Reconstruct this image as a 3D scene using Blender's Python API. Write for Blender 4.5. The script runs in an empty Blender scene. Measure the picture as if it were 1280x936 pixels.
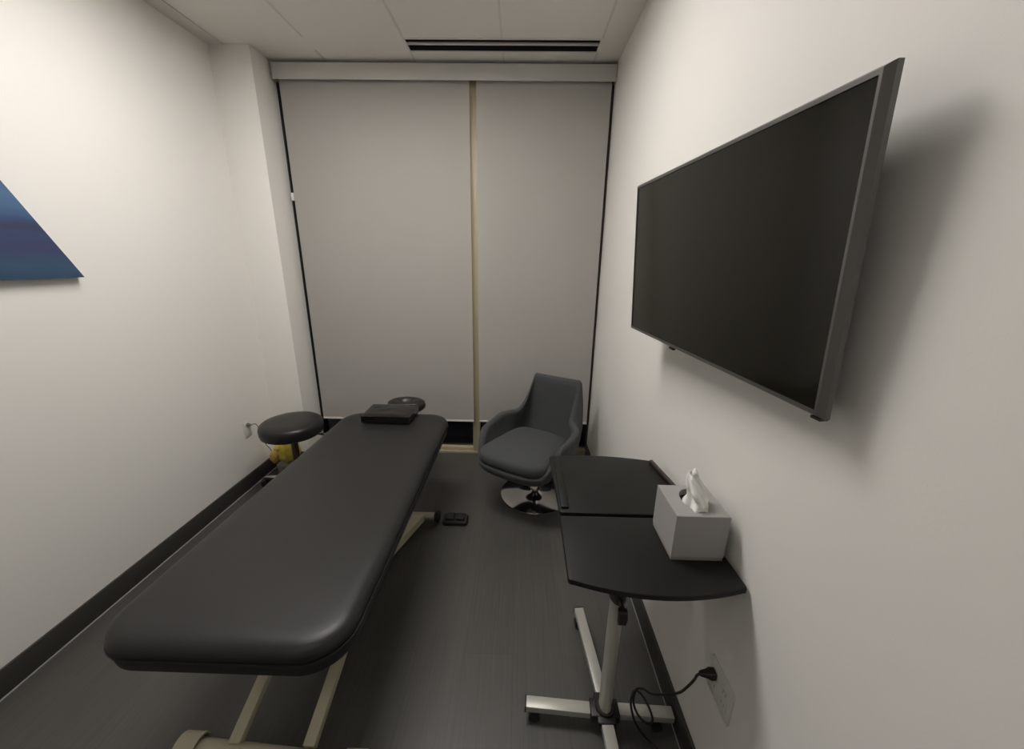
import bpy, bmesh, math, random
from mathutils import Vector, Matrix, noise
random.seed(3)
S = bpy.context.scene
COL = S.collection

# ---------------------------------------------------------------- camera, light, exposure
H = 2.74; XL = -1.8575; XR = 0.5743; YB = -1.7; YW = 2.905
cam = bpy.data.cameras.new('camera'); camo = bpy.data.objects.new('camera', cam); COL.objects.link(camo)
cam.sensor_fit = 'HORIZONTAL'; cam.sensor_width = 36.0; cam.lens = 483.84 / 1280 * 36.0; cam.clip_start = 0.02
r = Vector((0.99964291, 0.02237224, 0.01461266)); u = Vector((-0.02036357, 0.28370988, 0.95869392)); w = r.cross(u)
m = Matrix((r, u, w)).transposed().to_4x4(); m.translation = (0, 0, 1.5563)
camo.matrix_world = m
S.camera = camo

W = bpy.data.worlds.new('night'); S.world = W; W.use_nodes = True
W.node_tree.nodes['Background'].inputs[0].default_value = (0.0012, 0.001, 0.0016, 1)
W.node_tree.nodes['Background'].inputs[1].default_value = 1.0
S.view_settings.view_transform = 'Standard'; S.view_settings.look = 'None'
S.view_settings.gamma = 1; S.view_settings.use_curve_mapping = False
S.view_settings.exposure = 0.30

# (centre x, centre y, size x, size y, power): recessed ceiling fixtures; their builder is add_troffer below
TROFFERS = [(-0.69, 1.60, 1.12, 0.56, 30.0), (-0.69, -0.60, 1.12, 0.56, 4.0)]
LAMP_COL = (1.0, 0.965, 0.935)

# ---------------------------------------------------------------- materials
def mat(name, col, rough=0.6, metal=0.0, bump=None, var=0.0, vscale=8, spec=0.5, coat=0.0, sheen=0.0):
    M = bpy.data.materials.new(name); M.use_nodes = True
    nt = M.node_tree; b = nt.nodes['Principled BSDF']
    b.inputs['Base Color'].default_value = (*col, 1); b.inputs['Roughness'].default_value = rough
    b.inputs['Metallic'].default_value = metal; b.inputs['Specular IOR Level'].default_value = spec
    b.inputs['Coat Weight'].default_value = coat; b.inputs['Sheen Weight'].default_value = sheen
    tc = nt.nodes.new('ShaderNodeTexCoord')
    if var:
        n = nt.nodes.new('ShaderNodeTexNoise'); n.inputs['Scale'].default_value = vscale; n.inputs['Detail'].default_value = 4
        nt.links.new(tc.outputs['Object'], n.inputs['Vector'])
        mx = nt.nodes.new('ShaderNodeMixRGB')
        mx.inputs[1].default_value = (*[c * (1 - var) for c in col], 1); mx.inputs[2].default_value = (*[min(1, c * (1 + var)) for c in col], 1)
        nt.links.new(n.outputs['Fac'], mx.inputs[0]); nt.links.new(mx.outputs[0], b.inputs['Base Color'])
    if bump:
        sc, st = bump
        n = nt.nodes.new('ShaderNodeTexNoise'); n.inputs['Scale'].default_value = sc; n.inputs['Detail'].default_value = 3
        nt.links.new(tc.outputs['Object'], n.inputs['Vector'])
        bp = nt.nodes.new('ShaderNodeBump'); bp.inputs['Strength'].default_value = st; bp.inputs['Distance'].default_value = 0.002
        nt.links.new(n.outputs['Fac'], bp.inputs['Height']); nt.links.new(bp.outputs[0], b.inputs['Normal'])
    return M

M_wall = mat('wall_paint', (0.795, 0.775, 0.735), 0.55, bump=(180, 0.08), spec=0.35)
M_ceil = mat('ceiling_tile', (0.80, 0.775, 0.73), 0.9, bump=(300, 0.15))
M_grid = mat('ceiling_grid', (0.68, 0.66, 0.62), 0.6)
M_strip = mat('perimeter_strip', (0.64, 0.62, 0.58), 0.7)
M_base = mat('black_rubber_base', (0.040, 0.037, 0.032), 0.55)
M_bead = mat('floor_bead', (0.30, 0.30, 0.28), 0.4)
M_blind = mat('blind_fabric', (0.75, 0.715, 0.665), 0.9, bump=(600, 0.12), var=0.02, vscale=3)
M_val = mat('fascia_grey', (0.54, 0.525, 0.49), 0.5)
M_frame = mat('beige_frame', (0.41, 0.36, 0.235), 0.45)
M_black = mat('black_plastic', (0.014, 0.014, 0.013), 0.45)
M_jamb = mat('dark_bronze_jamb', (0.06, 0.045, 0.032), 0.45)
M_slot = mat('slot_black', (0.01, 0.01, 0.012), 0.6)
M_bar = mat('slot_bar', (0.62, 0.60, 0.56), 0.35, metal=0.3)
M_vinyl = mat('black_vinyl', (0.017, 0.0165, 0.015), 0.42, bump=(260, 0.10), spec=0.38)
M_gloss = mat('glossy_black_vinyl', (0.008, 0.0075, 0.007), 0.17, bump=(60, 0.25), spec=0.5)
M_face = mat('face_rest_vinyl', (0.016, 0.011, 0.010), 0.40, bump=(60, 0.15), spec=0.5)
M_seatv = mat('stool_vinyl', (0.015, 0.014, 0.013), 0.36, bump=(200, 0.1), spec=0.4)
M_cream = mat('cream_metal', (0.50, 0.465, 0.335), 0.42)
M_chrome = mat('chrome', (0.75, 0.74, 0.72), 0.09, metal=1.0)
M_chair = mat('grey_upholstery', (0.047, 0.050, 0.051), 0.85, bump=(700, 0.25), var=0.05, vscale=40, sheen=0.08)
M_tray = mat('black_board', (0.009, 0.009, 0.0075), 0.5, bump=(400, 0.06), spec=0.28)
M_trayedge = mat('brown_edge', (0.045, 0.032, 0.024), 0.5)
M_alu = mat('silver_metal', (0.48, 0.475, 0.43), 0.42, metal=0.35)
M_tvframe = mat('tv_frame_metal', (0.16, 0.155, 0.15), 0.36, metal=0.7)
M_tvback = mat('tv_back', (0.02, 0.02, 0.02), 0.5)
M_screen = mat('tv_glass', (0.009, 0.0085, 0.005), 0.12, spec=0.36)
M_box = mat('grey_box_board', (0.34, 0.325, 0.318), 0.6, var=0.03, vscale=30)
M_boxbase = mat('box_base', (0.27, 0.245, 0.21), 0.6)
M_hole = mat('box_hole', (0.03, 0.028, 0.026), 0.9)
M_tissue = mat('tissue_paper', (0.86, 0.85, 0.82), 0.9, bump=(90, 0.3))
M_plate = mat('outlet_plastic', (0.66, 0.645, 0.61), 0.35)
M_slit = mat('outlet_slit', (0.28, 0.27, 0.25), 0.5)
M_yellow = mat('yellow_plush', (0.72, 0.57, 0.09), 0.95, bump=(120, 0.6), var=0.18, vscale=25, sheen=0.2)
M_yellow2 = mat('golden_plush', (0.66, 0.43, 0.13), 0.95, bump=(120, 0.6), var=0.12, vscale=25)
M_bin = mat('pale_bin', (0.36, 0.34, 0.30), 0.6)
M_greycord = mat('grey_cord', (0.14, 0.12, 0.10), 0.6)
M_cord = mat('black_cord', (0.014, 0.012, 0.010), 0.5)
M_dbrown = mat('brown_metal', (0.10, 0.07, 0.06), 0.35, metal=0.6)

# floor: dark vinyl plank with fine ribs running away from the camera
def floor_mat():
    M = bpy.data.materials.new('dark_ribbed_floor'); M.use_nodes = True
    nt = M.node_tree; b = nt.nodes['Principled BSDF']; L = nt.links.new
    b.inputs['Roughness'].default_value = 0.43; b.inputs['Specular IOR Level'].default_value = 0.5
    tc = nt.nodes.new('ShaderNodeTexCoord')
    mp = nt.nodes.new('ShaderNodeMapping'); mp.inputs['Scale'].default_value = (90, 2.0, 1)
    L(tc.outputs['Object'], mp.inputs['Vector'])
    n = nt.nodes.new('ShaderNodeTexNoise'); n.inputs['Scale'].default_value = 1.5; n.inputs['Detail'].default_value = 4
    L(mp.outputs[0], n.inputs['Vector'])
    mp2 = nt.nodes.new('ShaderNodeMapping'); mp2.inputs['Scale'].default_value = (1, 1, 1); mp2.inputs['Rotation'].default_value = (0, 0, math.pi / 2)
    L(tc.outputs['Object'], mp2.inputs['Vector'])
    br = nt.nodes.new('ShaderNodeTexBrick'); br.inputs['Scale'].default_value = 1.0
    br.inputs['Brick Width'].default_value = 1.2; br.inputs['Row Height'].default_value = 0.2
    br.inputs['Mortar Size'].default_value = 0.0012; br.inputs['Color1'].default_value = (0.070, 0.0675, 0.061, 1)
    br.inputs['Color2'].default_value = (0.080, 0.077, 0.070, 1); br.inputs['Mortar'].default_value = (0.060, 0.056, 0.050, 1)
    L(mp2.outputs[0], br.inputs['Vector'])
    mx = nt.nodes.new('ShaderNodeMixRGB'); mx.blend_type = 'MULTIPLY'; mx.inputs[0].default_value = 1.0
    cr = nt.nodes.new('ShaderNodeValToRGB'); cr.color_ramp.elements[0].position = 0.3; cr.color_ramp.elements[0].color = (0.85, 0.85, 0.85, 1)
    cr.color_ramp.elements[1].position = 0.7; cr.color_ramp.elements[1].color = (1.1, 1.1, 1.1, 1)
    L(n.outputs['Fac'], cr.inputs[0]); L(br.outputs['Color'], mx.inputs[1]); L(cr.outputs[0], mx.inputs[2]); L(mx.outputs[0], b.inputs['Base Color'])
    wv = nt.nodes.new('ShaderNodeTexWave'); wv.inputs['Scale'].default_value = 55; wv.inputs['Distortion'].default_value = 0.6; wv.bands_direction = 'X'
    L(tc.outputs['Object'], wv.inputs['Vector'])
    bp = nt.nodes.new('ShaderNodeBump'); bp.inputs['Strength'].default_value = 0.25; bp.inputs['Distance'].default_value = 0.001
    L(wv.outputs['Fac'], bp.inputs['Height']); L(bp.outputs[0], b.inputs['Normal'])
    return M
M_floor = floor_mat()

# ---------------------------------------------------------------- mesh helpers (world coordinates)
def box(bm, x0, x1, y0, y1, z0, z1, bev=0.0, seg=2, M=None):
    t = bmesh.new(); vs = bmesh.ops.create_cube(t, size=1)['verts']
    for v in vs: v.co = Vector(((x0 + x1) / 2 + v.co.x * (x1 - x0), (y0 + y1) / 2 + v.co.y * (y1 - y0), (z0 + z1) / 2 + v.co.z * (z1 - z0)))
    if bev: bmesh.ops.bevel(t, geom=t.edges[:], offset=bev, segments=seg, profile=0.5, affect='EDGES')
    merge(bm, t, M)
def merge(bm, t, M=None):
    if M is not None: bmesh.ops.transform(t, matrix=M, verts=t.verts[:])
    me = bpy.data.meshes.new('tmp'); t.to_mesh(me); t.free(); bm.from_mesh(me); bpy.data.meshes.remove(me)
def rings(bm, loops, close0=True, close1=True):
    R = [[bm.verts.new(p) for p in l] for l in loops]; n = len(R[0])
    for a, b in zip(R, R[1:]):
        for i in range(n): bm.faces.new((a[i], a[(i + 1) % n], b[(i + 1) % n], b[i]))
    if close0: bm.faces.new(R[0][::-1])
    if close1: bm.faces.new(R[-1])
    return R
def lathe(bm, cx, cy, prof, n=40, close0=True, close1=True):
    rings(bm, [[(cx + rr * math.cos(2 * math.pi * i / n), cy + rr * math.sin(2 * math.pi * i / n), z) for i in range(n)] for rr, z in prof], close0, close1)
def tube(bm, pts, rad, n=10, cap=True):
    P = [Vector(p) for p in pts]; rad = rad if isinstance(rad, (list, tuple)) else [rad] * len(P)
    loops = []; ref = None
    for i, p in enumerate(P):
        d = (P[min(i + 1, len(P) - 1)] - P[max(i - 1, 0)]).normalized()
        if ref is None: ref = d.orthogonal().normalized()
        ref = (ref - d * ref.dot(d)).normalized(); s = d.cross(ref)
        loops.append([p + (ref * math.cos(2 * math.pi * k / n) + s * math.sin(2 * math.pi * k / n)) * rad[i] for k in range(n)])
    rings(bm, loops, cap, cap)
def smooth_pts(pts, k=8):
    P = [Vector(p) for p in pts]; P = [P[0]] + P + [P[-1]]; out = []
    for i in range(1, len(P) - 2):
        for j in range(k):
            t = j / k; a, b, c, d = P[i - 1:i + 3]
            out.append(0.5 * ((2 * b) + (c - a) * t + (2 * a - 5 * b + 4 * c - d) * t * t + (3 * b - a - 3 * c + d) * t ** 3))
    out.append(P[-2]); return out
def bar(bm, a, b, wd, ht, bev=0.003, up=(0, 0, 1)):
    a, b = Vector(a), Vector(b); d = (b - a); L = d.length; d.normalize(); s = d.cross(Vector(up)).normalized(); z = s.cross(d)
    M = Matrix((s, d, z)).transposed().to_4x4(); M.translation = (a + b) / 2
    box(bm, -wd / 2, wd / 2, -L / 2, L / 2, -ht / 2, ht / 2, bev, M=M)
def rrect(x0, x1, y0, y1, rad, n=10):
    pts = []
    for cx, cy, a0 in ((x1 - rad, y1 - rad, 0), (x0 + rad, y1 - rad, 90), (x0 + rad, y0 + rad, 180), (x1 - rad, y0 + rad, 270)):
        for i in range(n + 1):
            a = math.radians(a0 + 90 * i / n); pts.append((cx + rad * math.cos(a), cy + rad * math.sin(a)))
    return pts
def inset(pts, d):
    n = len(pts); out = []
    for i in range(n):
        a, b, c = Vector(pts[i - 1]), Vector(pts[i]), Vector(pts[(i + 1) % n])
        t = (c - a).normalized(); out.append((b.x - t.y * d, b.y + t.x * d))
    return out
def prism(bm, pts, z0, z1, rd=0.004):
    rings(bm, [[(x, y, z) for x, y in inset(pts, k)] for k, z in ((rd, z0), (0, z0 + rd), (0, z1 - rd), (rd * .3, z1 - rd * .3), (rd, z1))])

def obj(name, bm, mt, root=None, parent=None, smooth=True, angle=35, label=None):
    bmesh.ops.recalc_face_normals(bm, faces=bm.faces[:])
    if root is not None: bmesh.ops.translate(bm, verts=bm.verts[:], vec=-root.location)
    me = bpy.data.meshes.new(name); bm.to_mesh(me); bm.free()
    for k in (mt if isinstance(mt, (list, tuple)) else [mt]): me.materials.append(k)
    if smooth:
        me.polygons.foreach_set('use_smooth', [True] * len(me.polygons)); me.set_sharp_from_angle(angle=math.radians(angle))
    o = bpy.data.objects.new(name, me); COL.objects.link(o)
    if parent is not None: o.parent = parent
    elif root is not None: o.parent = root
    if label: o['label'] = label
    return o
def thing(name, label, cat, loc, group=None):
    o = bpy.data.objects.new(name, None); COL.objects.link(o); o.location = loc; o.empty_display_size = 0.05
    o['label'] = label; o['category'] = cat
    if group: o['group'] = group
    return o
def struct(name, bm, mt, **k):
    o = obj(name, bm, mt, **k); o['kind'] = 'structure'; return o
def B(*a, **k):
    bm = bmesh.new(); box(bm, *a, **k); return bm

# ---------------------------------------------------------------- room shell
struct('floor', B(XL - .15, XR + .15, YB - .15, YW + .30, -0.1, 0), M_floor, smooth=False)
struct('wall_left', B(XL - .12, XL, YB, YW + .15, 0, H + .15), M_wall, smooth=False)
struct('wall_right', B(XR, XR + .12, YB, YW + .15, 0, H + .15), M_wall, smooth=False)
struct('wall_back', B(XL - .12, XR + .12, YB - .12, YB, 0, H + .15), M_wall, smooth=False)
bm = bmesh.new(); box(bm, XL, -1.612, 2.675, YW + .15, 0, H + .1)
struct('wall_pillar', bm, M_wall, smooth=False)
struct('wall_front', B(-1.612, XR, YW + .0, YW + .15, H - .005, H + .15), M_wall, smooth=False)

# ceiling: suspended tiles with holes cut for the recessed fixtures, grid ribs
gx = [-1.81, -1.252, -0.692, -0.132, 0.428, XR]
bm = bmesh.new()
holes = [(cx - sx / 2, cx + sx / 2, cy - sy / 2, cy + sy / 2) for cx, cy, sx, sy, p in TROFFERS] + [(-0.685, 0.42, 2.610, 2.738)]
ys = sorted({YB, YW + .15} | {h[2] for h in holes} | {h[3] for h in holes}); xs = sorted({XL, XR} | {h[0] for h in holes} | {h[1] for h in holes})
for a, b in zip(xs, xs[1:]):
    for c, d in zip(ys, ys[1:]):
        mx, my = (a + b) / 2, (c + d) / 2
        if any(h[0] < mx < h[1] and h[2] < my < h[3] for h in holes): continue
        box(bm, a, b, c, d, H, H + .03)
bmesh.ops.remove_doubles(bm, verts=bm.verts[:], dist=1e-5)
ceil = struct('ceiling', bm, M_ceil, smooth=False)
bm = bmesh.new()
for x in (-1.256, -0.688, -0.132, 0.428):
    for y0, y1 in ((YB, -.885), (-.315, 1.315), (1.885, YW - .02)) if -1.25 < x < -.135 else ((YB, 2.598), (2.74, YW - .02)):
        box(bm, x - .006, x + .006, y0, y1, H - .0015, H + .002)
struct('trim_1', bm, M_grid, smooth=False)
bm = bmesh.new(); box(bm, XL, XL + .095, YB, 2.675, H - .006, H + .002); struct('trim_2', bm, M_strip, smooth=False)

# black rubber baseboards
struct('baseboard_left', B(XL, XL + .010, YB, 2.675, 0, .108, bev=.003), M_base)
bm = bmesh.new(); box(bm, XL, -1.602, 2.665, 2.675, 0, .108, bev=.002); box(bm, -1.612, -1.602, 2.668, YW, 0, .108, bev=.002)
struct('baseboard_pillar', bm, M_base)
struct('baseboard_right', B(XR - .010, XR, YB, YW, 0, .108, bev=.003), M_base)
bm = bmesh.new(); tube(bm, [(XL + .012, YB, .0035), (XL + .012, 2.662, .0035)], .0035, 6)
tube(bm, [(XR - .012, YB, .002), (XR - .012, YW, .002)], .0022, 6); struct('trim_3', bm, M_bead)

# window: beige frame, mullion, two panes of night glass
win = bpy.data.objects.new('window_1', None); COL.objects.link(win); win.location = (-.5, YW, 0); win['kind'] = 'structure'
bm = bmesh.new(); x0, x1 = -1.612, XR
box(bm, x0, x1, YW + .012, YW + .09, 0, .052, .003); box(bm, x0, x1, YW, YW + .03, 0, .022, .002)
box(bm, x0, x1, YW + .02, YW + .09, H - .04, H, .002)
obj('window_frame', bm, M_frame, win)
bm = bmesh.new(); box(bm, x0, x0 + .008, YW + .004, YW + .09, .052, H - .04, .001); obj('jamb', bm, M_black, win)
bm = bmesh.new(); box(bm, x1 - .010, x1, YW + .004, YW + .09, .052, H - .04, .001); obj('jamb', bm, M_jamb, win)
bm = bmesh.new(); box(bm, -.366, -.306, YW + .004, YW + .085, .022, H - .03, .003); obj('mullion', bm, M_frame, win)
gl = bpy.data.materials.new('window_glass'); gl.use_nodes = True
b = gl.node_tree.nodes['Principled BSDF']; b.inputs['Transmission Weight'].default_value = 1.0; b.inputs['Roughness'].default_value = 0.02
b.inputs['Base Color'].default_value = (.55, .55, .6, 1); b.inputs['IOR'].default_value = 1.45
for a, c in ((x0 + .006, -.370), (-.310, x1 - .008)): obj('pane', B(a, c, YW + .05, YW + .056, .05, H - .04), gl, win, smooth=False)

# ---------------------------------------------------------------- ceiling fixtures
def emis(name, col, s):
    M = bpy.data.materials.new(name); M.use_nodes = True; b = M.node_tree.nodes['Principled BSDF']
    b.inputs['Base Color'].default_value = (.8, .8, .8, 1); b.inputs['Emission Color'].default_value = (*col, 1); b.inputs['Emission Strength'].default_value = s
    return M
def add_troffer(cx, cy, sx, sy, P, label):
    t = thing('ceiling_light', label, 'ceiling light', (cx, cy, H), None)
    bm = bmesh.new(); k = .004; d = .06
    for a in ((cx - sx / 2, cx - sx / 2 + k, cy - sy / 2, cy + sy / 2), (cx + sx / 2 - k, cx + sx / 2, cy - sy / 2, cy + sy / 2),
              (cx - sx / 2, cx + sx / 2, cy - sy / 2, cy - sy / 2 + k), (cx - sx / 2, cx + sx / 2, cy + sy / 2 - k, cy + sy / 2)):
        box(bm, *a, H - .003, H + d)
    box(bm, cx - sx / 2, cx + sx / 2, cy - sy / 2, cy + sy / 2, H + d, H + d + .005)
    obj('housing', bm, M_ceil, t, smooth=False)
    obj('diffuser', B(cx - sx / 2 + k, cx + sx / 2 - k, cy - sy / 2 + k, cy + sy / 2 - k, H + .030, H + .036), emis('lamp_diffuser', LAMP_COL, P / (math.pi * sx * sy)), t, smooth=False)
add_troffer(*TROFFERS[0], 'recessed white ceiling light over the middle of the room')
add_troffer(*TROFFERS[1], 'recessed white ceiling light near the rear wall')

# linear slot diffuser
t = thing('air_diffuser', 'long white ceiling air vent with two dark slots', 'air vent', (-.13, 2.67, H))
bm = bmesh.new(); x0, x1 = -.685, .42
box(bm, x0, x1, 2.610, 2.738, H + .045, H + .05); box(bm, x0, x0 + .002, 2.610, 2.738, H, H + .05); box(bm, x1 - .002, x1, 2.610, 2.738, H, H + .05)
box(bm, x0, x1, 2.610, 2.611, H, H + .05); box(bm, x0, x1, 2.737, 2.738, H, H + .05)
obj('plenum', bm, M_slot, t, smooth=False)
bm = bmesh.new(); box(bm, x0, x1, 2.598, 2.610, H - .004, H + .006, .001); box(bm, x0, x1, 2.738, 2.748, H - .004, H + .006, .001)
obj('frame', bm, M_grid, t)
bm = bmesh.new(); box(bm, x0 + .002, x1 - .002, 2.654, 2.672, H - .004, H + .008, .003); obj('slot_bar', bm, M_bar, t)

# ---------------------------------------------------------------- blinds
def fascia():
    t = thing('blind_fascia', 'long grey fascia box over both roller blinds', 'blind fascia', (-.5, 2.86, 2.65))
    obj('fascia_panel', B(-1.592, .570, 2.836, 2.842, 2.628, 2.719, bev=.002), M_val, t)
    bm = bmesh.new(); box(bm, -1.590, .568, 2.842, 2.900, 2.713, 2.718, .001); obj('top_plate', bm, M_val, t)
    for a, c in ((-1.592, -1.588), (.566, .570)): obj('end_cap', B(a, c, 2.842, 2.900, 2.630, 2.713), M_val, t)
fascia()
def blind(x0, x1, label, clip):
    t = thing('roller_blind', label, 'roller blind', ((x0 + x1) / 2, 2.872, .30))
    bm = bmesh.new(); nx, nz = 24, 60; z0, z1 = .312, 2.69
    G = [[bm.verts.new((x0 + (x1 - x0) * i / nx, 2.872 + .0015 * math.sin(i * .9 + j * .07) * (1 - j / nz), z0 + (z1 - z0) * j / nz)) for i in range(nx + 1)] for j in range(nz + 1)]
    for j in range(nz):
        for i in range(nx): bm.faces.new((G[j][i], G[j][i + 1], G[j + 1][i + 1], G[j + 1][i]))
    ex = bmesh.ops.solidify(bm, geom=bm.faces[:], thickness=.0012)
    obj('blind_fabric', bm, M_blind, t)
    obj('bottom_rail', B(x0, x1, 2.869, 2.875, .302, .316, bev=.002), M_blind, t)
    bm = bmesh.new(); tube(bm, [(x0 + .004, 2.872, 2.69), (x1 - .004, 2.872, 2.69)], .018, 20); obj('roller', bm, M_blind, t)
    if clip: obj('clip', B(*clip, bev=.001), M_plate, t, label='small white clip on the edge')
blind(-1.572, -.352, 'wide pale grey roller blind left of the mullion, lowered almost to the floor', (-1.588, -1.568, 2.862, 2.868, 1.925, 1.975))
blind(-.308, .551, 'narrower pale grey roller blind beside the right wall, lowered behind the armchair', (.532, .542, 2.862, 2.868, 2.148, 2.160))

# ---------------------------------------------------------------- massage table
def ptable():
    t = thing('massage_table', 'long black padded treatment table on cream metal lift frame', 'massage table', (-.79, 1.52, 0))
    Y0, Y1 = .722, 2.318
    def out(d):
        p = inset(rrect(-1.120, -.440, Y0, Y1, .125, 14), d)
        res = []
        for x, y in p:
            s = (y - Y0) / (Y1 - Y0); res.append((x + .020 * s * (1 if x < -.8 else .3), y))
        return res
    # subdivide straight sides by ring profile only
    bm = bmesh.new()
    rings(bm, [[(x, y, z) for x, y in out(k)] for k, z in ((.030, .507), (.014, .507), (.006, .512), (.003, .530), (.003, .548), (.006, .553))]); obj('deck', bm, M_black, t)
    bm = bmesh.new()
    prof = [(.008, .553), (.001, .557), (-.002, .564), (-.001, .574), (.004, .585), (.012, .593), (.024, .599), (.042, .602), (.07, .603)]
    rings(bm, [[(x, y, z) for x, y in out(k)] for k, z in prof]); pad = obj('padded_top', bm, M_vinyl, t)
    bm = bmesh.new(); p = out(-.002); q = [(x, y, .5565) for x, y in p]; tube(bm, q + [q[0]], .0028, 6, False); obj('piping', bm, M_vinyl, t, parent=pad)
    # upper frame under the deck
    bm = bmesh.new()
    for x in (-.98, -.62): box(bm, x - .02, x + .02, 1.02, 2.20, .468, .508, .003)
    for y in (1.04, 2.18): box(bm, -.98, -.62, y - .02, y + .02, .469, .507, .003)
    obj('upper_frame', bm, M_cream, t)
    # lift arms, rising away from the near crossbar
    for x, dx in ((-.866, -.012), (-.630, .0)):
        bm = bmesh.new(); bar(bm, (x, .815, .085), (x + dx * 2, 1.98, .474), .038, .032, .004); obj('lift_arm', bm, M_cream, t)
    # near crossbar with curved clamps
    bm = bmesh.new(); tube(bm, [(-1.02, .812, .062), (-.47, .778, .062)], .033, 24); cb = obj('crossbar', bm, M_cream, t)
    for x in (-1.008, -.478):
        bm = bmesh.new(); yc = .811 if x < -.8 else .779
        for y0 in (0,):
            lo = []
            for k in range(15):
                a = math.radians(-35 + 250 * k / 14); cc, ss = math.cos(a), math.sin(a)
                lo.append([(x - .032, yc + .046 * cc, .062 + .046 * ss), (x + .032, yc + .046 * cc, .062 + .046 * ss), (x + .032, yc + .041 * cc, .062 + .041 * ss), (x - .032, yc + .041 * cc, .062 + .041 * ss)])
            rings(bm, lo)
        obj('clamp', bm, M_cream, t)
    # far crossbar on the floor with braces and black end caps
    bm = bmesh.new(); tube(bm, [(-1.10, 2.02, .042), (-.492, 2.02, .042)], .022, 20); obj('crossbar', bm, M_cream, t)
    for s in (-1, 1):
        c = -.795
        bm = bmesh.new(); xo = c + s * .21; xi = c + s * .075
        lo = []
        for z in (.020, .062):
            lo.append([(xo, 2.00, z), (xo + s * .03, 2.01, z), (xi + s * .045, 1.64, z), (xi, 1.60, z), (xi, 2.0, z)])
        rings(bm, lo); obj('gusset', bm, M_cream, t)
        bm = bmesh.new(); xe = c + s * .303
        tube(bm, [(xe - s * .004, 2.02, .042), (xe + s * .002, 2.02, .042), (xe + s * .022, 2.02, .042), (xe + s * .026, 2.02, .042)], [.030, .036, .036, .031], 24)
        obj('end_cap', bm, M_black, t)
    for x in (-.86, -.73):
        bm = bmesh.new(); box(bm, x - .02, x + .02, 1.20, 2.02, .026, .062, .003); obj('base_rail', bm, M_cream, t)
    bm = bmesh.new(); tube(bm, [(-.795, 1.30, .11), (-.795, 1.62, .30)], .028, 16); tube(bm, [(-.795, 1.62, .30), (-.795, 1.84, .43)], .015, 14); obj('actuator', bm, M_black, t)
    bm = bmesh.new(); box(bm, -.88, -.71, 1.24, 1.32, .062, .13, .004); obj('actuator_mount', bm, M_cream, t)
    bm = bmesh.new(); tube(bm, [(-.92, 1.93, .465), (-.58, 1.93, .465)], .014, 14); tube(bm, [(-.795, 1.84, .43), (-.795, 1.93, .465)], .012, 12); obj('pivot_rod', bm, M_cream, t)
    # oval face rest carried on two rods at the head end
    cxx, cyy = -.745, 2.405; bm = bmesh.new()
    def el(rx, ry, z, dip=0): return [(cxx + rx * math.cos(k * math.pi / 28), cyy + ry * math.sin(k * math.pi / 28), z) for k in range(56)]
    rings(bm, [el(.08, .055, .582), el(.108, .076, .586), el(.124, .088, .600), el(.127, .091, .620), el(.120, .085, .640), el(.100, .068, .652), el(.075, .048, .656), el(.050, .030, .650), el(.034, .018, .636), el(.03, .014, .628)])
    fr = obj('face_rest', bm, M_face, t, angle=80)
    for x in (-.82, -.67):
        bm = bmesh.new(); tube(bm, [(x, 2.26, .575), (x, 2.42, .575)], .008, 10); obj('support_rod', bm, M_black, t, parent=fr)
    for x in (-1.0, -.49):
        bm = bmesh.new(); lathe(bm, x, .81 if x < -.8 else .78, [(.024, 0), (.026, .004), (.024, .02), (.012, .03)], 20); obj('foot', bm, M_black, t)
ptable()

# black foot pedal on floor at the crossbar end
t = thing('foot_pedal', 'low black foot control pedal on the floor beside the treatment table', 'foot pedal', (-.37, 2.03, 0))
bm = bmesh.new(); rings(bm, [[(x, y, z) for x, y in rrect(-.448 + k, -.295 - k, 1.985 + k, 2.075 - k, .02, 5)] for k, z in ((.002, 0), (0, .004), (0, .022), (.006, .030))]); obj('pedal_base', bm, M_black, t)
bm = bmesh.new(); box(bm, -.430, -.378, 2.0, 2.06, .029, .044, .004); obj('pedal_button', bm, M_black, t)
bm = bmesh.new(); box(bm, -.366, -.314, 2.0, 2.06, .029, .044, .004); obj('pedal_button', bm, M_black, t)

# pillow and face cushion on the table
def softbox(bm, c, sx, sy, sz, rot, puff, seed, topx=1.0):
    """pillow: subdivided box with soft rim and dents"""
    n = 14; mt = Matrix.Translation(c) @ Matrix.Rotation(rot, 4, 'Z'); loops = []
    g = bmesh.new(); bmesh.ops.create_grid(g, x_segments=n, y_segments=n, size=1)
    top = [(v.co.x, v.co.y) for v in g.verts]; g.free()
    for sgn in (1, -1):
        V = {}
        for i in range(n + 1):
            for j in range(n + 1):
                x, y = -1 + 2 * i / n, -1 + 2 * j / n
                e = max(0, 1 - max(abs(x), abs(y)) ** 7) ** .5
                z = sgn * sz / 2 * (.78 + .22 * e)
                if sgn > 0: z += puff * (1 - x * x) * (1 - y * y) + .004 * noise.noise(Vector((x * 2, y * 2, seed)))
                k = 1 + .02 * (e)
                V[i, j] = bm.verts.new(mt @ Vector((x * sx / 2, y * sy / 2, z)))
        for i in range(n):
            for j in range(n): bm.faces.new((V[i, j], V[i + 1, j], V[i + 1, j + 1], V[i, j + 1]))
        if sgn > 0: T = V
        else:
            rim = [(i, 0) for i in range(n)] + [(n, j) for j in range(n)] + [(i, n) for i in range(n, 0, -1)] + [(0, j) for j in range(n, 0, -1)]
            for k in range(len(rim)):
                a, b = rim[k], rim[(k + 1) % len(rim)]; bm.faces.new((T[a], T[b], V[b], V[a]))
t = thing('pillow', 'small glossy black vinyl pillow lying near the head of the treatment table', 'pillow', (-.79, 2.20, .603))
bm = bmesh.new(); softbox(bm, (-.787, 2.212, .632), .290, .200, .054, -.03, .003, 3); p = obj('pillow_cover', bm, M_gloss, t, angle=60)
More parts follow.
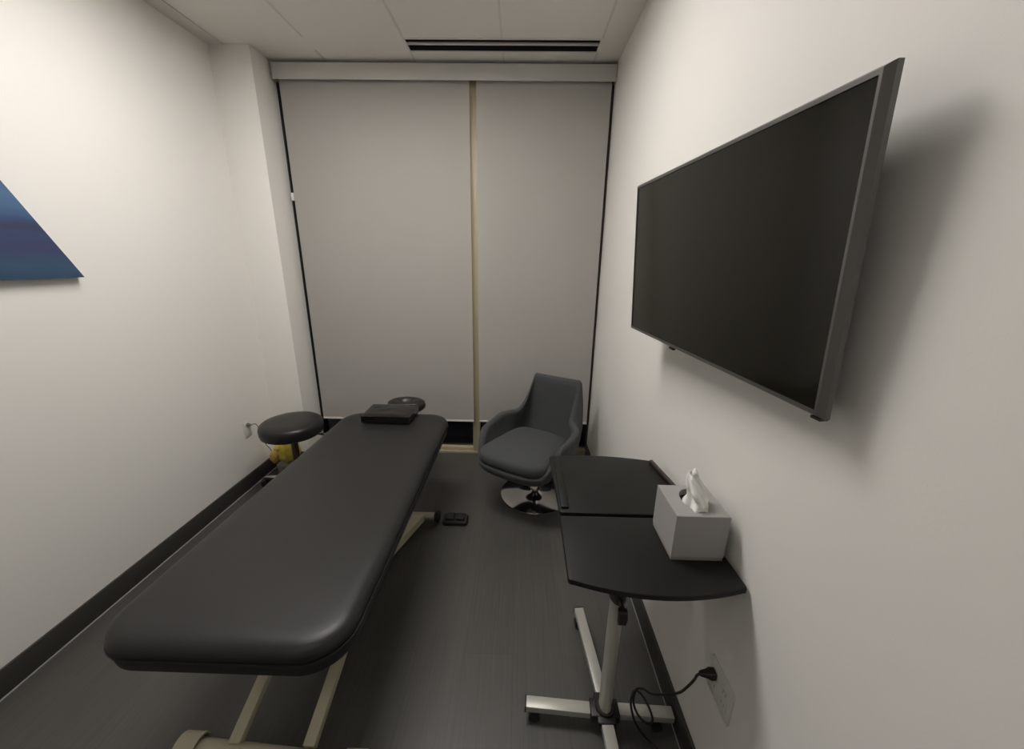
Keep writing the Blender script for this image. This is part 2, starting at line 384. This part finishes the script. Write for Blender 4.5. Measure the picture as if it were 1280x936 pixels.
bm = bmesh.new(); q = rrect(-.930, -.642, 2.112, 2.312, .014, 4); tube(bm, [(x * .997 - .0024, y, .652) for x, y in q] + [(q[0][0] * .997 - .0024, q[0][1], .652)], .0022, 6, False); obj('seam', bm, M_gloss, t, parent=p)

# ---------------------------------------------------------------- stool
def stool():
    cx, cy = -1.478, 2.30
    t = thing('rolling_stool', 'round black vinyl stool on casters beside the treatment table', 'stool', (cx, cy, 0))
    bm = bmesh.new(); lathe(bm, cx, cy, [(.15, .440), (.172, .442), (.184, .450), (.189, .470), (.190, .500), (.185, .516), (.172, .527), (.15, .533), (.10, .536), (.05, .537), (.001, .537)], 56, True, True)
    obj('seat', bm, M_seatv, t)
    bm = bmesh.new(); lathe(bm, cx, cy, [(.13, .434), (.135, .4395), (.135, .440)], 40); obj('seat_plate', bm, M_black, t)
    bm = bmesh.new(); lathe(bm, cx, cy, [(.022, .24), (.022, .43), (.03, .434)], 20); obj('gas_lift', bm, M_dbrown, t)
    bm = bmesh.new(); lathe(bm, cx, cy, [(.032, .08), (.032, .24), (.026, .245)], 20); obj('column', bm, M_dbrown, t)
    bm = bmesh.new(); tube(bm, smooth_pts([(cx + .02, cy + .01, .425), (cx + .12, cy + .04, .420), (cx + .175, cy + .07, .405)], 5), .005, 8); lv = obj('lever', bm, M_black, t)
    bm = bmesh.new(); tube(bm, [(cx + .15, cy + .06, .412), (cx + .215, cy + .085, .395)], [.008, .014], 10); obj('lever_grip', bm, M_black, t, parent=lv)
    bm = bmesh.new(); lathe(bm, cx, cy, [(.045, .075), (.05, .085), (.05, .11), (.04, .118)], 24); obj('hub', bm, M_chrome, t)
    for k in range(5):
        a = math.radians(168 + 72 * k); dx, dy = math.cos(a), math.sin(a)
        bm = bmesh.new(); tube(bm, [(cx + dx * q, cy + dy * q, z) for q, z in ((.03, .098), (.12, .092), (.22, .078), (.285, .066))], [.022, .019, .016, .014], 12)
        lg = obj('leg', bm, M_chrome, t)
        bm = bmesh.new(); ex, ey = cx + dx * .285, cy + dy * .285
        tube(bm, [(ex - dy * .010, ey + dx * .010, .024), (ex - dy * .026, ey + dx * .026, .024)], .024, 16)
        tube(bm, [(ex + dy * .010, ey - dx * .010, .024), (ex + dy * .026, ey - dx * .026, .024)], .024, 16)
        tube(bm, [(ex - dy * .012, ey + dx * .012, .024), (ex + dy * .012, ey - dx * .012, .024)], .008, 8)
        tube(bm, [(ex, ey, .024), (ex, ey, .064)], .007, 8)
        obj('caster', bm, M_black, t, parent=lg)
stool()

# ---------------------------------------------------------------- bin with yellow plush on top, in front of the pillar
bx, by = -1.708, 2.560
t = thing('small_bin', 'pale grey low box on the floor under the yellow plush', 'box', (bx, by, 0))
bm = bmesh.new(); rings(bm, [[(bx + x, by + y, z) for x, y in inset(rrect(-.062, .062, -.062, .062, .02, 5), k)] for k, z in ((.008, 0), (.004, .004), (0, .074), (.004, .078))])
obj('body', bm, M_bin, t)
bm = bmesh.new(); rings(bm, [[(bx + x, by + y, z) for x, y in inset(rrect(-.064, .064, -.064, .064, .02, 5), k)] for k, z in ((0, .078), (0, .084), (.003, .086))])
obj('lid', bm, M_bin, t)
def blob(bm, c, rx, ry, rz, rot=(0, 0, 0), amp=.006, seed=0, flat=None):
    tb = bmesh.new(); bmesh.ops.create_icosphere(tb, subdivisions=4, radius=1)
    from mathutils import Euler
    Rm = Euler(rot).to_matrix()
    for v in tb.verts:
        p = Vector((v.co.x * rx, v.co.y * ry, v.co.z * rz)); d = p.normalized()
        p += d * amp * noise.noise(v.co * 2.2 + Vector((seed, 0, 0)))
        v.co = Rm @ p + Vector(c)
        if flat is not None and v.co.z < flat: v.co.z = flat
    merge(bm, tb)
t = thing('plush_toy', 'yellow lumpy plush with drooping ear sitting under the stool seat', 'plush', (bx, by, .088))
bm = bmesh.new(); blob(bm, (bx + .012, by - .005, .174), .088, .07, .085, amp=.010, seed=1, flat=.089); hd = obj('head', bm, M_yellow, t, angle=80)
bm = bmesh.new(); blob(bm, (bx - .060, by - .062, .150), .034, .024, .058, rot=(.25, .30, 0), amp=.006, seed=5); obj('ear', bm, M_yellow2, t, angle=80, label='golden drooping ear')
bm = bmesh.new(); blob(bm, (bx - .035, by - .045, .218), .035, .025, .024, rot=(0, -.6, .2), amp=.004, seed=9); obj('fold', bm, M_yellow, t, angle=80)

# ---------------------------------------------------------------- outlets and cords
def outlet_left():
    t = thing('wall_outlet', 'white outlet low on the left wall behind the stool', 'outlet', (XL, 2.40, .42))
    obj('plate', B(XL, XL + .005, 2.368, 2.436, .362, .478, bev=.002), M_plate, t)
    for z in (.395, .445):
        bm = bmesh.new(); rings(bm, [[(x, 2.402 + a, z + b) for a, b in rrect(-.016, .016, -.014, .014, .008, 4)] for x in (XL + .004, XL + .007)]); rc = obj('receptacle', bm, M_plate, t)
        if z < .42:
            bm = bmesh.new()
            for dy in (-.006, .006): box(bm, XL + .0065, XL + .0075, 2.402 + dy - .001, 2.402 + dy + .001, z - .004, z + .005)
            obj('slot', bm, M_slit, t, parent=rc, smooth=False)
outlet_left()
t = thing('power_cord', 'thin grey power cord hanging from the outlet behind the stool', 'power cord', (XL + .03, 2.43, .44))
bm = bmesh.new(); tube(bm, [(XL + .007, 2.402, .447), (XL + .014, 2.402, .447), (XL + .034, 2.405, .444)], [.013, .013, .006], 10); obj('plug', bm, M_greycord, t)
bm = bmesh.new(); tube(bm, smooth_pts([(XL + .030, 2.405, .445), (XL + .042, 2.440, .434), (-1.802, 2.453, .357), (-1.795, 2.475, .26), (-1.812, 2.53, .20), (-1.822, 2.58, .10), (-1.825, 2.60, .012), (-1.822, 2.64, .0035)], 6), .0028, 8); obj('cable', bm, M_greycord, t)

def outlet_right():
    t = thing('wall_outlet', 'wide white double outlet low on the right wall with black plug in it', 'outlet', (XR, .785, .435))
    y0, y1, z0, z1 = .730, .845, .378, .492
    obj('plate', B(XR - .006, XR, y0, y1, z0, z1, bev=.0025), M_plate, t)
    for yc in (.762, .813):
        bm = bmesh.new(); rings(bm, [[(x, yc + a, .435 + b) for a, b in rrect(-.0165, .0165, -.034, .034, .003, 3)] for x in (XR - .005, XR - .0075)]); rc = obj('receptacle', bm, M_plate, t, angle=30)
        for dz in (-.018, .018):
            bm = bmesh.new()
            for dy in (-.006, .006): box(bm, XR - .0082, XR - .0072, yc + dy - .0009, yc + dy + .0009, .435 + dz - .004, .435 + dz + .005)
            obj('slot', bm, M_slit, t, parent=rc, smooth=False)
outlet_right()
t = thing('power_cord', 'black power cord plugged into the right wall and looping over the tray stand', 'power cord', (XR - .02, .813, .455))
bm = bmesh.new(); lo = []
for xx, a in ((XR - .0085, .0135), (XR - .022, .0135), (XR - .030, .010), (XR - .050, .0055)):
    lo.append([(xx, .815 + p * a, .452 + q * a * .9) for p, q in ((-1, -.7), (-.7, -1), (.7, -1), (1, -.7), (1, .7), (.7, 1), (-.7, 1), (-1, .7))])
rings(bm, lo); obj('plug', bm, M_cord, t)
bm = bmesh.new(); tube(bm, smooth_pts([(XR - .048, .815, .452), (.5245, .826, .428), (.530, .841, .392), (.520, .851, .348), (.500, .852, .322), (.470, .871, .283), (.445, .908, .232), (.430, .945, .200), (.418, .962, .165), (.412, .953, .122),
      (.425, .93, .097), (.452, .915, .083), (.474, .93, .077), (.472, .962, .086), (.455, .985, .105), (.432, .982, .135), (.412, .965, .155), (.400, .945, .130), (.412, .925, .080), (.440, .915, .035), (.470, .905, .008), (.498, .87, .0045), (.52, .78, .0045), (.50, .60, .0045), (.49, .40, .0045)], 7), .0038, 8)
obj('cable', bm, M_cord, t)

# ---------------------------------------------------------------- armchair
def armchair():
    cx, cy, rot = .112, 2.320, math.radians(-30)
    t = thing('swivel_armchair', 'dark grey upholstered swivel armchair on a chrome disc base by the blinds', 'armchair', (.132, 2.355, 0))
    Mx = Matrix.Translation((cx, cy, 0)) @ Matrix.Rotation(rot, 4, 'Z')   # local: +x sitter's left/right, -y front
    def lerp(a, b, k): return a + (b - a) * k
    def ss(a, b, x):
        k = max(0, min(1, (x - a) / (b - a))); return k * k * (3 - 2 * k)
    # plan angle th: 0 = front (-y), pi = back (+y)
    N = 96
    def plan(th, s):
        """closed outline at side fraction; returns x,y for seat-level shell"""
        c, d = math.sin(th), -math.cos(th)
        n = 3.2 if d < 0 else 4.5
        k = (abs(c) ** n + abs(d) ** n) ** (-1 / n)
        return c * k, d * k
    def rim(th):
        x, y = plan(th, 1); b = th if th <= math.pi else 2 * math.pi - th   # 0 front..pi back
        arm = ss(math.radians(38), math.radians(62), b); back = ss(math.radians(114), math.radians(134), b); bx_k = ss(math.radians(92), math.radians(124), b)
        z = lerp(lerp(.362, .515, arm), .768, back)
        z += .030 * ss(math.radians(55), math.radians(125), b) * (1 - back)
        X = x * .302; Y = y * .31
        # back: narrows and leans backwards
        X = lerp(X, x * .200, bx_k); Y = lerp(Y, .330, back)
        if arm < 1 and y < 0: Y = y * lerp(.375, .34, arm)
        return Vector((X, Y, z))
    def prof(th, v):
        """v 0..1 from bottom centre to rim"""
        x, y = plan(th, 1); R = rim(th)
        b0 = Vector((x * .10, y * .10 + .035, .285)); b1 = Vector((x * .225, y * .235 + .015, .280)); b2 = Vector((x * .305, y * .31, .35))
        if R.z < .45: b2.z = .275; b2.y = y * .375; b1.y = y * .27 + .01
        a = (1 - v); return b0 * a ** 3 + b1 * (3 * a * a * v) + b2 * (3 * a * v * v) + R * v ** 3
    bm = bmesh.new(); V = 26; outer = []; 
    for j in range(V + 1):
        outer.append([prof(2 * math.pi * i / N, j / V) for i in range(N)])
    # inner shell: shrink horizontally toward axis by thickness
    def inn(p, R, k):
        q = Vector((p.x, p.y, 0)); L = q.length
        f = max(.0, (L - .042) / L) if L > 0 else 1
        return Vector((p.x * f, p.y * f, max(p.z, .36)))
    inner = []
    for j in range(V, 7, -1):
        inner.append([inn(p, 0, 0) for p in outer[j]])
    top = []
    for i in range(N):
        top.append((outer[-1][i] + inner[0][i]) / 2 + Vector((0, 0, .012)))
    def q1(a, b, k): return [x.lerp(y, k) for x, y in zip(a, b)]
    e1 = [o.lerp(tt, .55) + Vector((0, 0, .005)) for o, tt in zip(outer[-1], top)]
    e2 = [o.lerp(tt, .55) + Vector((0, 0, .005)) for o, tt in zip(inner[0], top)]
    loops = outer + [e1, top, e2] + inner
    loops = [[Mx @ p for p in l] for l in loops]
    rings(bm, loops); obj('shell', bm, M_chair, t, angle=80)
    # seat cushion
    bm = bmesh.new()
    def cush(d, z):
        o = []
        for i in range(64):
            th = 2 * math.pi * i / 64; c, s = math.sin(th), -math.cos(th); n = 5
            k = (abs(c) ** n + abs(s) ** n) ** (-1 / n); x, y = c * k, s * k
            wd = .245 - .050 * (y + 1) / 2 - d
            yy = -.105 + y * (.250 - d) - (.02 * (1 - x * x) if y < 0 else 0)
            o.append(Mx @ Vector((x * wd, yy, z)))
        return o
    rings(bm, [cush(k, z) for k, z in ((.02, .366), (.004, .378), (0, .395), (0, .415), (.005, .430), (.018, .440), (.05, .447), (.11, .450))])
    obj('seat_cushion', bm, M_chair, t, angle=60)
    bx_, by_ = .132, 2.355
    bm = bmesh.new(); lathe(bm, bx_, by_, [(.026, .02), (.026, .268), (.07, .272), (.07, .290)], 32); obj('column', bm, M_chrome, t)
    bm = bmesh.new(); lathe(bm, bx_, by_, [(.235, 0), (.240, .003), (.239, .006), (.21, .010), (.12, .014), (.04, .020), (.028, .03)], 64); obj('disc_base', bm, M_chrome, t, angle=50)
armchair()

# ---------------------------------------------------------------- overbed tray table on wheels
def tray():
    t = thing('rolling_tray_table', 'black split top tray table on silver wheeled cross base', 'tray table', (.315, .965, 0))
    def leaf(pts, name, z0, z1, parent=None):
        bm = bmesh.new(); prism(bm, pts, z0, z1, .004); return obj(name, bm, M_tray, t, angle=30)
    def rc(cs, rad, bows):
        """rounded polygon; bows = {edge index: bulge}"""
        out = []; n = len(cs)
        for i in range(n):
            p0, p1, p2 = Vector(cs[i - 1]), Vector(cs[i]), Vector(cs[(i + 1) % n])
            a = p1 + (p0 - p1).normalized() * rad; b = p1 + (p2 - p1).normalized() * rad
            for k in range(7):
                s = k / 6; out.append(tuple((1 - s) ** 2 * a + 2 * s * (1 - s) * p1 + s * s * b))
            if i in bows:
                p3 = p2 + (p1 - p2).normalized() * rad; nrm = Vector(((p3 - b).y, -(p3 - b).x)).normalized()
                for k in range(1, 20):
                    s = k / 20; q = b.lerp(p3, s) + nrm * bows[i] * 4 * s * (1 - s); out.append((q.x, q.y))
        return out
    near = rc([(.137, 1.030), (.133, .776), (.5685, .764), (.562, 1.030)], .012, {1: .034})
    far = rc([(.131, 1.412), (.137, 1.044), (.560, 1.044), (.562, 1.180), (.532, 1.392)], .014, {4: .018})
    n_ = leaf(near, 'near_leaf', .782, .800); f_ = leaf(far, 'far_leaf', .782, .800)
    bm = bmesh.new(); box(bm, .143, .168, 1.062, 1.385, .8001, .809, .003); obj('edge_stop', bm, M_tray, t)
    bm = bmesh.new(); bar(bm, (.553, 1.065, .806), (.553, 1.185, .806), .012, .012, .002); bar(bm, (.553, 1.180, .806), (.526, 1.375, .806), .012, .012, .002); obj('edge_stop', bm, M_trayedge, t)
    px_, py_ = .322, .968
    bm = bmesh.new(); box(bm, px_ - .16, px_ + .16, py_ - .012, py_ + .048, .768, .782, .002); box(bm, px_ - .02, px_ + .02, .82, 1.34, .766, .7815, .002); obj('support_frame', bm, M_black, t)
    def oval(rx, ry, z): return [(px_ + rx * math.cos(2 * math.pi * i / 28), py_ + ry * math.sin(2 * math.pi * i / 28), z) for i in range(28)]
    bm = bmesh.new(); rings(bm, [oval(.015, .020, .545), oval(.015, .020, .768)]); obj('inner_post', bm, M_alu, t)
    bm = bmesh.new(); rings(bm, [oval(.021, .029, .05), oval(.021, .029, .565)]); obj('post', bm, M_alu, t)
    bm = bmesh.new(); rings(bm, [oval(.024, .032, .552), oval(.026, .034, .556), oval(.026, .034, .602), oval(.020, .028, .610)]); col = obj('collar', bm, M_black, t)
    bm = bmesh.new(); tube(bm, [(px_ - .0, py_ - .028, .568), (px_ + .0, py_ - .052, .568)], .008, 10)
    lo = []
    for yy, k in ((-.048, .8), (-.052, 1), (-.066, 1), (-.070, .8)):
        lo.append([(px_ + .000 + a * k, py_ + yy, .540 + b * k) for a, b in ((-.010, -.024), (.014, -.026), (.018, .0), (.014, .026), (-.012, .028), (-.010, 0))])
    rings(bm, lo); obj('knob', bm, M_black, t, parent=col)
    # base
    bm = bmesh.new(); box(bm, px_ - .050, px_ + .048, py_ - .030, py_ + .030, .040, .074, .004); box(bm, px_ - .030, px_ + .030, py_ - .05, py_ + .05, .041, .072, .004)
    lathe(bm, px_, py_, [(.034, .07), (.034, .082), (.030, .086)], 24); obj('hub', bm, M_black, t)
    ends = {'W': ((px_ - .05, py_), (.050, .982)), 'E': ((px_ + .048, py_), (.556, .962)), 'N': ((px_, py_ + .05), (.290, 1.372)), 'S': ((px_, py_ - .05), (.332, .575))}
    for k, (a, b) in ends.items():
        bm = bmesh.new(); bar(bm, (*a, .056), (*b, .056), .040, .026, .003); lg = obj('leg', bm, M_alu, t)
        d = (Vector(b) - Vector(a)).normalized(); e = Vector(b)
        bm = bmesh.new(); bar(bm, (*e, .056), (*(e + d * .005), .056), .042, .028, .002); obj('end_cap', bm, M_black, t, parent=lg)
        c = e - d * (.030 if k != 'E' else .055); s = Vector((-d.y, d.x)); bm = bmesh.new()
        for q in (-1, 1):
            p0 = c + s * q * .008; p1 = c + s * q * .022
            tube(bm, [(*p0, .019), (*p1, .019)], .019, 18)
        tube(bm, [(*c, .019), (*c, .043)], .007, 8)
        p0, p1 = c - s * .01, c + s * .01; tube(bm, [(*p0, .019), (*p1, .019)], .006, 8)
        obj('caster', bm, M_black, t, parent=lg)
tray()

# ---------------------------------------------------------------- tissue box
t = thing('tissue_box', 'grey cube tissue box cover on the near leaf of the tray table', 'tissue box', (.482, .925, .80))
x0, x1, y0, y1, z0, z1 = .411, .549, .853, .998, .800, .936
hx, hy, ha, hb = .482, .926, .020, .046
bm = bmesh.new(); box(bm, x0 + .001, x1 - .001, y0 + .001, y1 - .001, z0, z0 + .010, .001); obj('base', bm, M_boxbase, t)
bm = bmesh.new(); n = 48
def sqr(x0, x1, y0, y1, z):
    cx, cy = (x0 + x1) / 2, (y0 + y1) / 2; o = []
    for i in range(n):
        a = 2 * math.pi * (i + .5) / n + 0; c, s = math.cos(a), math.sin(a); k = 1 / max(abs(c), abs(s)); o.append((cx + c * k * (x1 - x0) / 2, cy + s * k * (y1 - y0) / 2, z))
    # snap to exact corners
    for sx, sy in ((1, 1), (-1, 1), (-1, -1), (1, -1)):
        i = min(range(n), key=lambda q: (o[q][0] - (cx + sx * (x1 - x0) / 2)) ** 2 + (o[q][1] - (cy + sy * (y1 - y0) / 2)) ** 2)
        o[i] = (cx + sx * (x1 - x0) / 2, cy + sy * (y1 - y0) / 2, z)
    return o
def ell(rx, ry, z): return [(hx + rx * math.cos(2 * math.pi * (i + .5) / n), hy + ry * math.sin(2 * math.pi * (i + .5) / n), z) for i in range(n)]
e = .0015
rings(bm, [sqr(x0, x1, y0, y1, z0 + .0115), sqr(x0, x1, y0, y1, z1 - e), sqr(x0 + e, x1 - e, y0 + e, y1 - e, z1), ell(ha + .012, hb + .006, z1), ell(ha + .012, hb + .006, z1 - .003), ell(ha + .012, hb + .006, z1 - .02)], True, True)
bx = obj('cover', bm, M_box, t, angle=25)
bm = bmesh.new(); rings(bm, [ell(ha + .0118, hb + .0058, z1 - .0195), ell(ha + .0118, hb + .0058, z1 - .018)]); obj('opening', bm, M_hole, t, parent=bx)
# tissue: folded sheet standing out of the slot
t = thing('tissue', 'crumpled white tissue standing up out of the grey box', 'tissue', (hx - .005, hy - .01, z1))
bm = bmesh.new(); NU, NV = 72, 30; tx, ty = .482, .905
loops = []
for j in range(NV + 1):
    v = j / NV; z = z1 - .014 + v * .104
    wid = .025 * max(0, 1 - v ** 2.0) ** .8 + .0075
    lp = []
    for i in range(NU):
        a = 2 * math.pi * i / NU
        rr = wid * (1 + .20 * math.sin(3 * a + 2.2 * v) + .13 * math.sin(5 * a - 3.0 * v + 1) + .05 * math.sin(11 * a + 4 * v))
        rr *= 1 + .25 * noise.noise(Vector((math.cos(a) * 1.5, math.sin(a) * 1.5, v * 4)))
        bend = -.030 * v + .012 * math.sin(v * 5)
        lp.append((tx + rr * math.cos(a) * .80 + bend * .55, ty + rr * math.sin(a) * 1.02 - bend * .2, z + (.010 * math.cos(a * 2 + .6) + .006 * math.cos(a)) * v))
    loops.append(lp)
rings(bm, loops); obj('sheet', bm, M_tissue, t, angle=70)
bm = bmesh.new()   # small folded-back lip at the tip
lo = []
for k in range(9):
    s = k / 8; lo.append((tx - .020 + .006 * s, ty - .004 + .012 * s, z1 + .084 + .010 * math.sin(s * 2.2)))
tube(bm, lo, [.002, .004, .006, .007, .007, .006, .005, .004, .002], 10); obj('tip', bm, M_tissue, t, angle=80)

# ---------------------------------------------------------------- television
def tv():
    C = Vector((.4610, 1.078, 1.560)); U = Vector((.0745, -.927, 0)).normalized(); V = Vector((-.030, 0, .518)); V = (V - U * V.dot(U)).normalized()
    Nn = U.cross(V).normalized()
    if Nn.x > 0: Nn = -Nn        # towards the room
    LW, HH = .915, .520
    t = thing('television', 'large switched off flat television on the right wall', 'television', (XR, 1.07, 1.56))
    M = Matrix((U, V, Nn)).transposed().to_4x4(); M.translation = C       # local z towards room, front plane z=0
    def frame_ring(o, i, zs):
        pass
    bm = bmesh.new()
    def rect(a, b, z): return [M @ Vector((x, y, z)) for x, y in ((-a, -b), (a, -b), (a, b), (-a, b))]
    a, b = LW / 2, HH / 2
    rings(bm, [rect(a - .004, b - .004, -.024), rect(a, b, -.021), rect(a, b, -.012), rect(a - .006, b - .006, -.001), rect(a - .007, b - .007, 0), rect(a - .012, b - .014, 0), rect(a - .012, b - .014, -.003)], False, False)
    obj('bezel', bm, M_tvframe, t, angle=20)
    bm = bmesh.new(); rings(bm, [rect(a - .011, b - .013, -.006), rect(a - .011, b - .013, -.0025)]); obj('screen', bm, M_screen, t, smooth=False)
    bm = bmesh.new(); rings(bm, [rect(a - .0035, b - .0035, -.0242), rect(a - .01, b - .01, -.028), rect(a * .80, b * .72, -.048), rect(a * .78, b * .70, -.050)]); obj('back_cover', bm, M_tvback, t, angle=20)
    bm = bmesh.new(); box(bm, -.022, .006, -b - .0085, -b, -.020, -.010, .002, M=M @ Matrix.Translation((-.115, 0, 0))); obj('sensor', bm, M_black, t)
    # corner feet caps on lower near corner
    bm = bmesh.new(); box(bm, a - .022, a - .001, -b - .003, -b + .002, -.020, -.004, .001, M=M); obj('corner_cap', bm, M_black, t)
    bm = bmesh.new(); box(bm, XR - .012, XR, .97, 1.19, 1.46, 1.66, .002); mt = obj('wall_mount', bm, M_black, t)
    bm = bmesh.new(); box(bm, .498, XR - .011, 1.02, 1.05, 1.47, 1.65, .001); box(bm, .498, XR - .011, 1.11, 1.14, 1.47, 1.65, .001); obj('bracket', bm, M_black, t, parent=mt)
tv()

# ---------------------------------------------------------------- canvas on left wall (only its lower corner is in view)
def art_mat():
    Mt = bpy.data.materials.new('painted_canvas'); Mt.use_nodes = True; nt = Mt.node_tree; b = nt.nodes['Principled BSDF']; L = nt.links.new
    b.inputs['Roughness'].default_value = .6
    tc = nt.nodes.new('ShaderNodeTexCoord'); mp = nt.nodes.new('ShaderNodeMapping'); mp.inputs['Scale'].default_value = (1, 1.6, 9)
    L(tc.outputs['Object'], mp.inputs['Vector'])
    n = nt.nodes.new('ShaderNodeTexNoise'); n.inputs['Scale'].default_value = 1.7; n.inputs['Detail'].default_value = 3; L(mp.outputs[0], n.inputs['Vector'])
    sp = nt.nodes.new('ShaderNodeSeparateXYZ'); L(tc.outputs['Object'], sp.inputs[0])
    m1 = nt.nodes.new('ShaderNodeMath'); m1.operation = 'MULTIPLY_ADD'; m1.inputs[1].default_value = 1.55; m1.inputs[2].default_value = -.05; L(sp.outputs[2], m1.inputs[0])
    m2 = nt.nodes.new('ShaderNodeMath'); m2.operation = 'MULTIPLY_ADD'; m2.inputs[1].default_value = .14; L(n.outputs['Fac'], m2.inputs[0]); L(m1.outputs[0], m2.inputs[2])
    cr = nt.nodes.new('ShaderNodeValToRGB'); e = cr.color_ramp.elements
    e[0].position = 0.0; e[0].color = (.018, .055, .105, 1); e[1].position = 1.0; e[1].color = (.04, .11, .22, 1)
    for p, c in ((.10, (.030, .075, .135, 1)), (.15, (.036, .046, .115, 1)), (.26, (.034, .052, .125, 1)), (.31, (.036, .040, .085, 1)), (.35, (.034, .066, .16, 1)), (.42, (.060, .13, .25, 1)), (.48, (.075, .155, .27, 1)), (.515, (.07, .12, .25, 1)), (.535, (.095, .055, .20, 1)), (.62, (.06, .05, .175, 1))):
        k = e.new(p); k.color = c
    L(m2.outputs[0], cr.inputs[0]); L(cr.outputs[0], b.inputs['Base Color'])
    return Mt
t = thing('canvas_art', 'blue abstract canvas with slanted edge on the left wall', 'canvas', (XL, 1.30, 1.462))
ang = [(1.632, 1.460), (1.292, 2.096), (.952, 1.460)]
bm = bmesh.new()
rings(bm, [[(x, y, z) for y, z in ang] for x in (XL + .003, XL + .030)]); obj('canvas', bm, art_mat(), t, smooth=False)
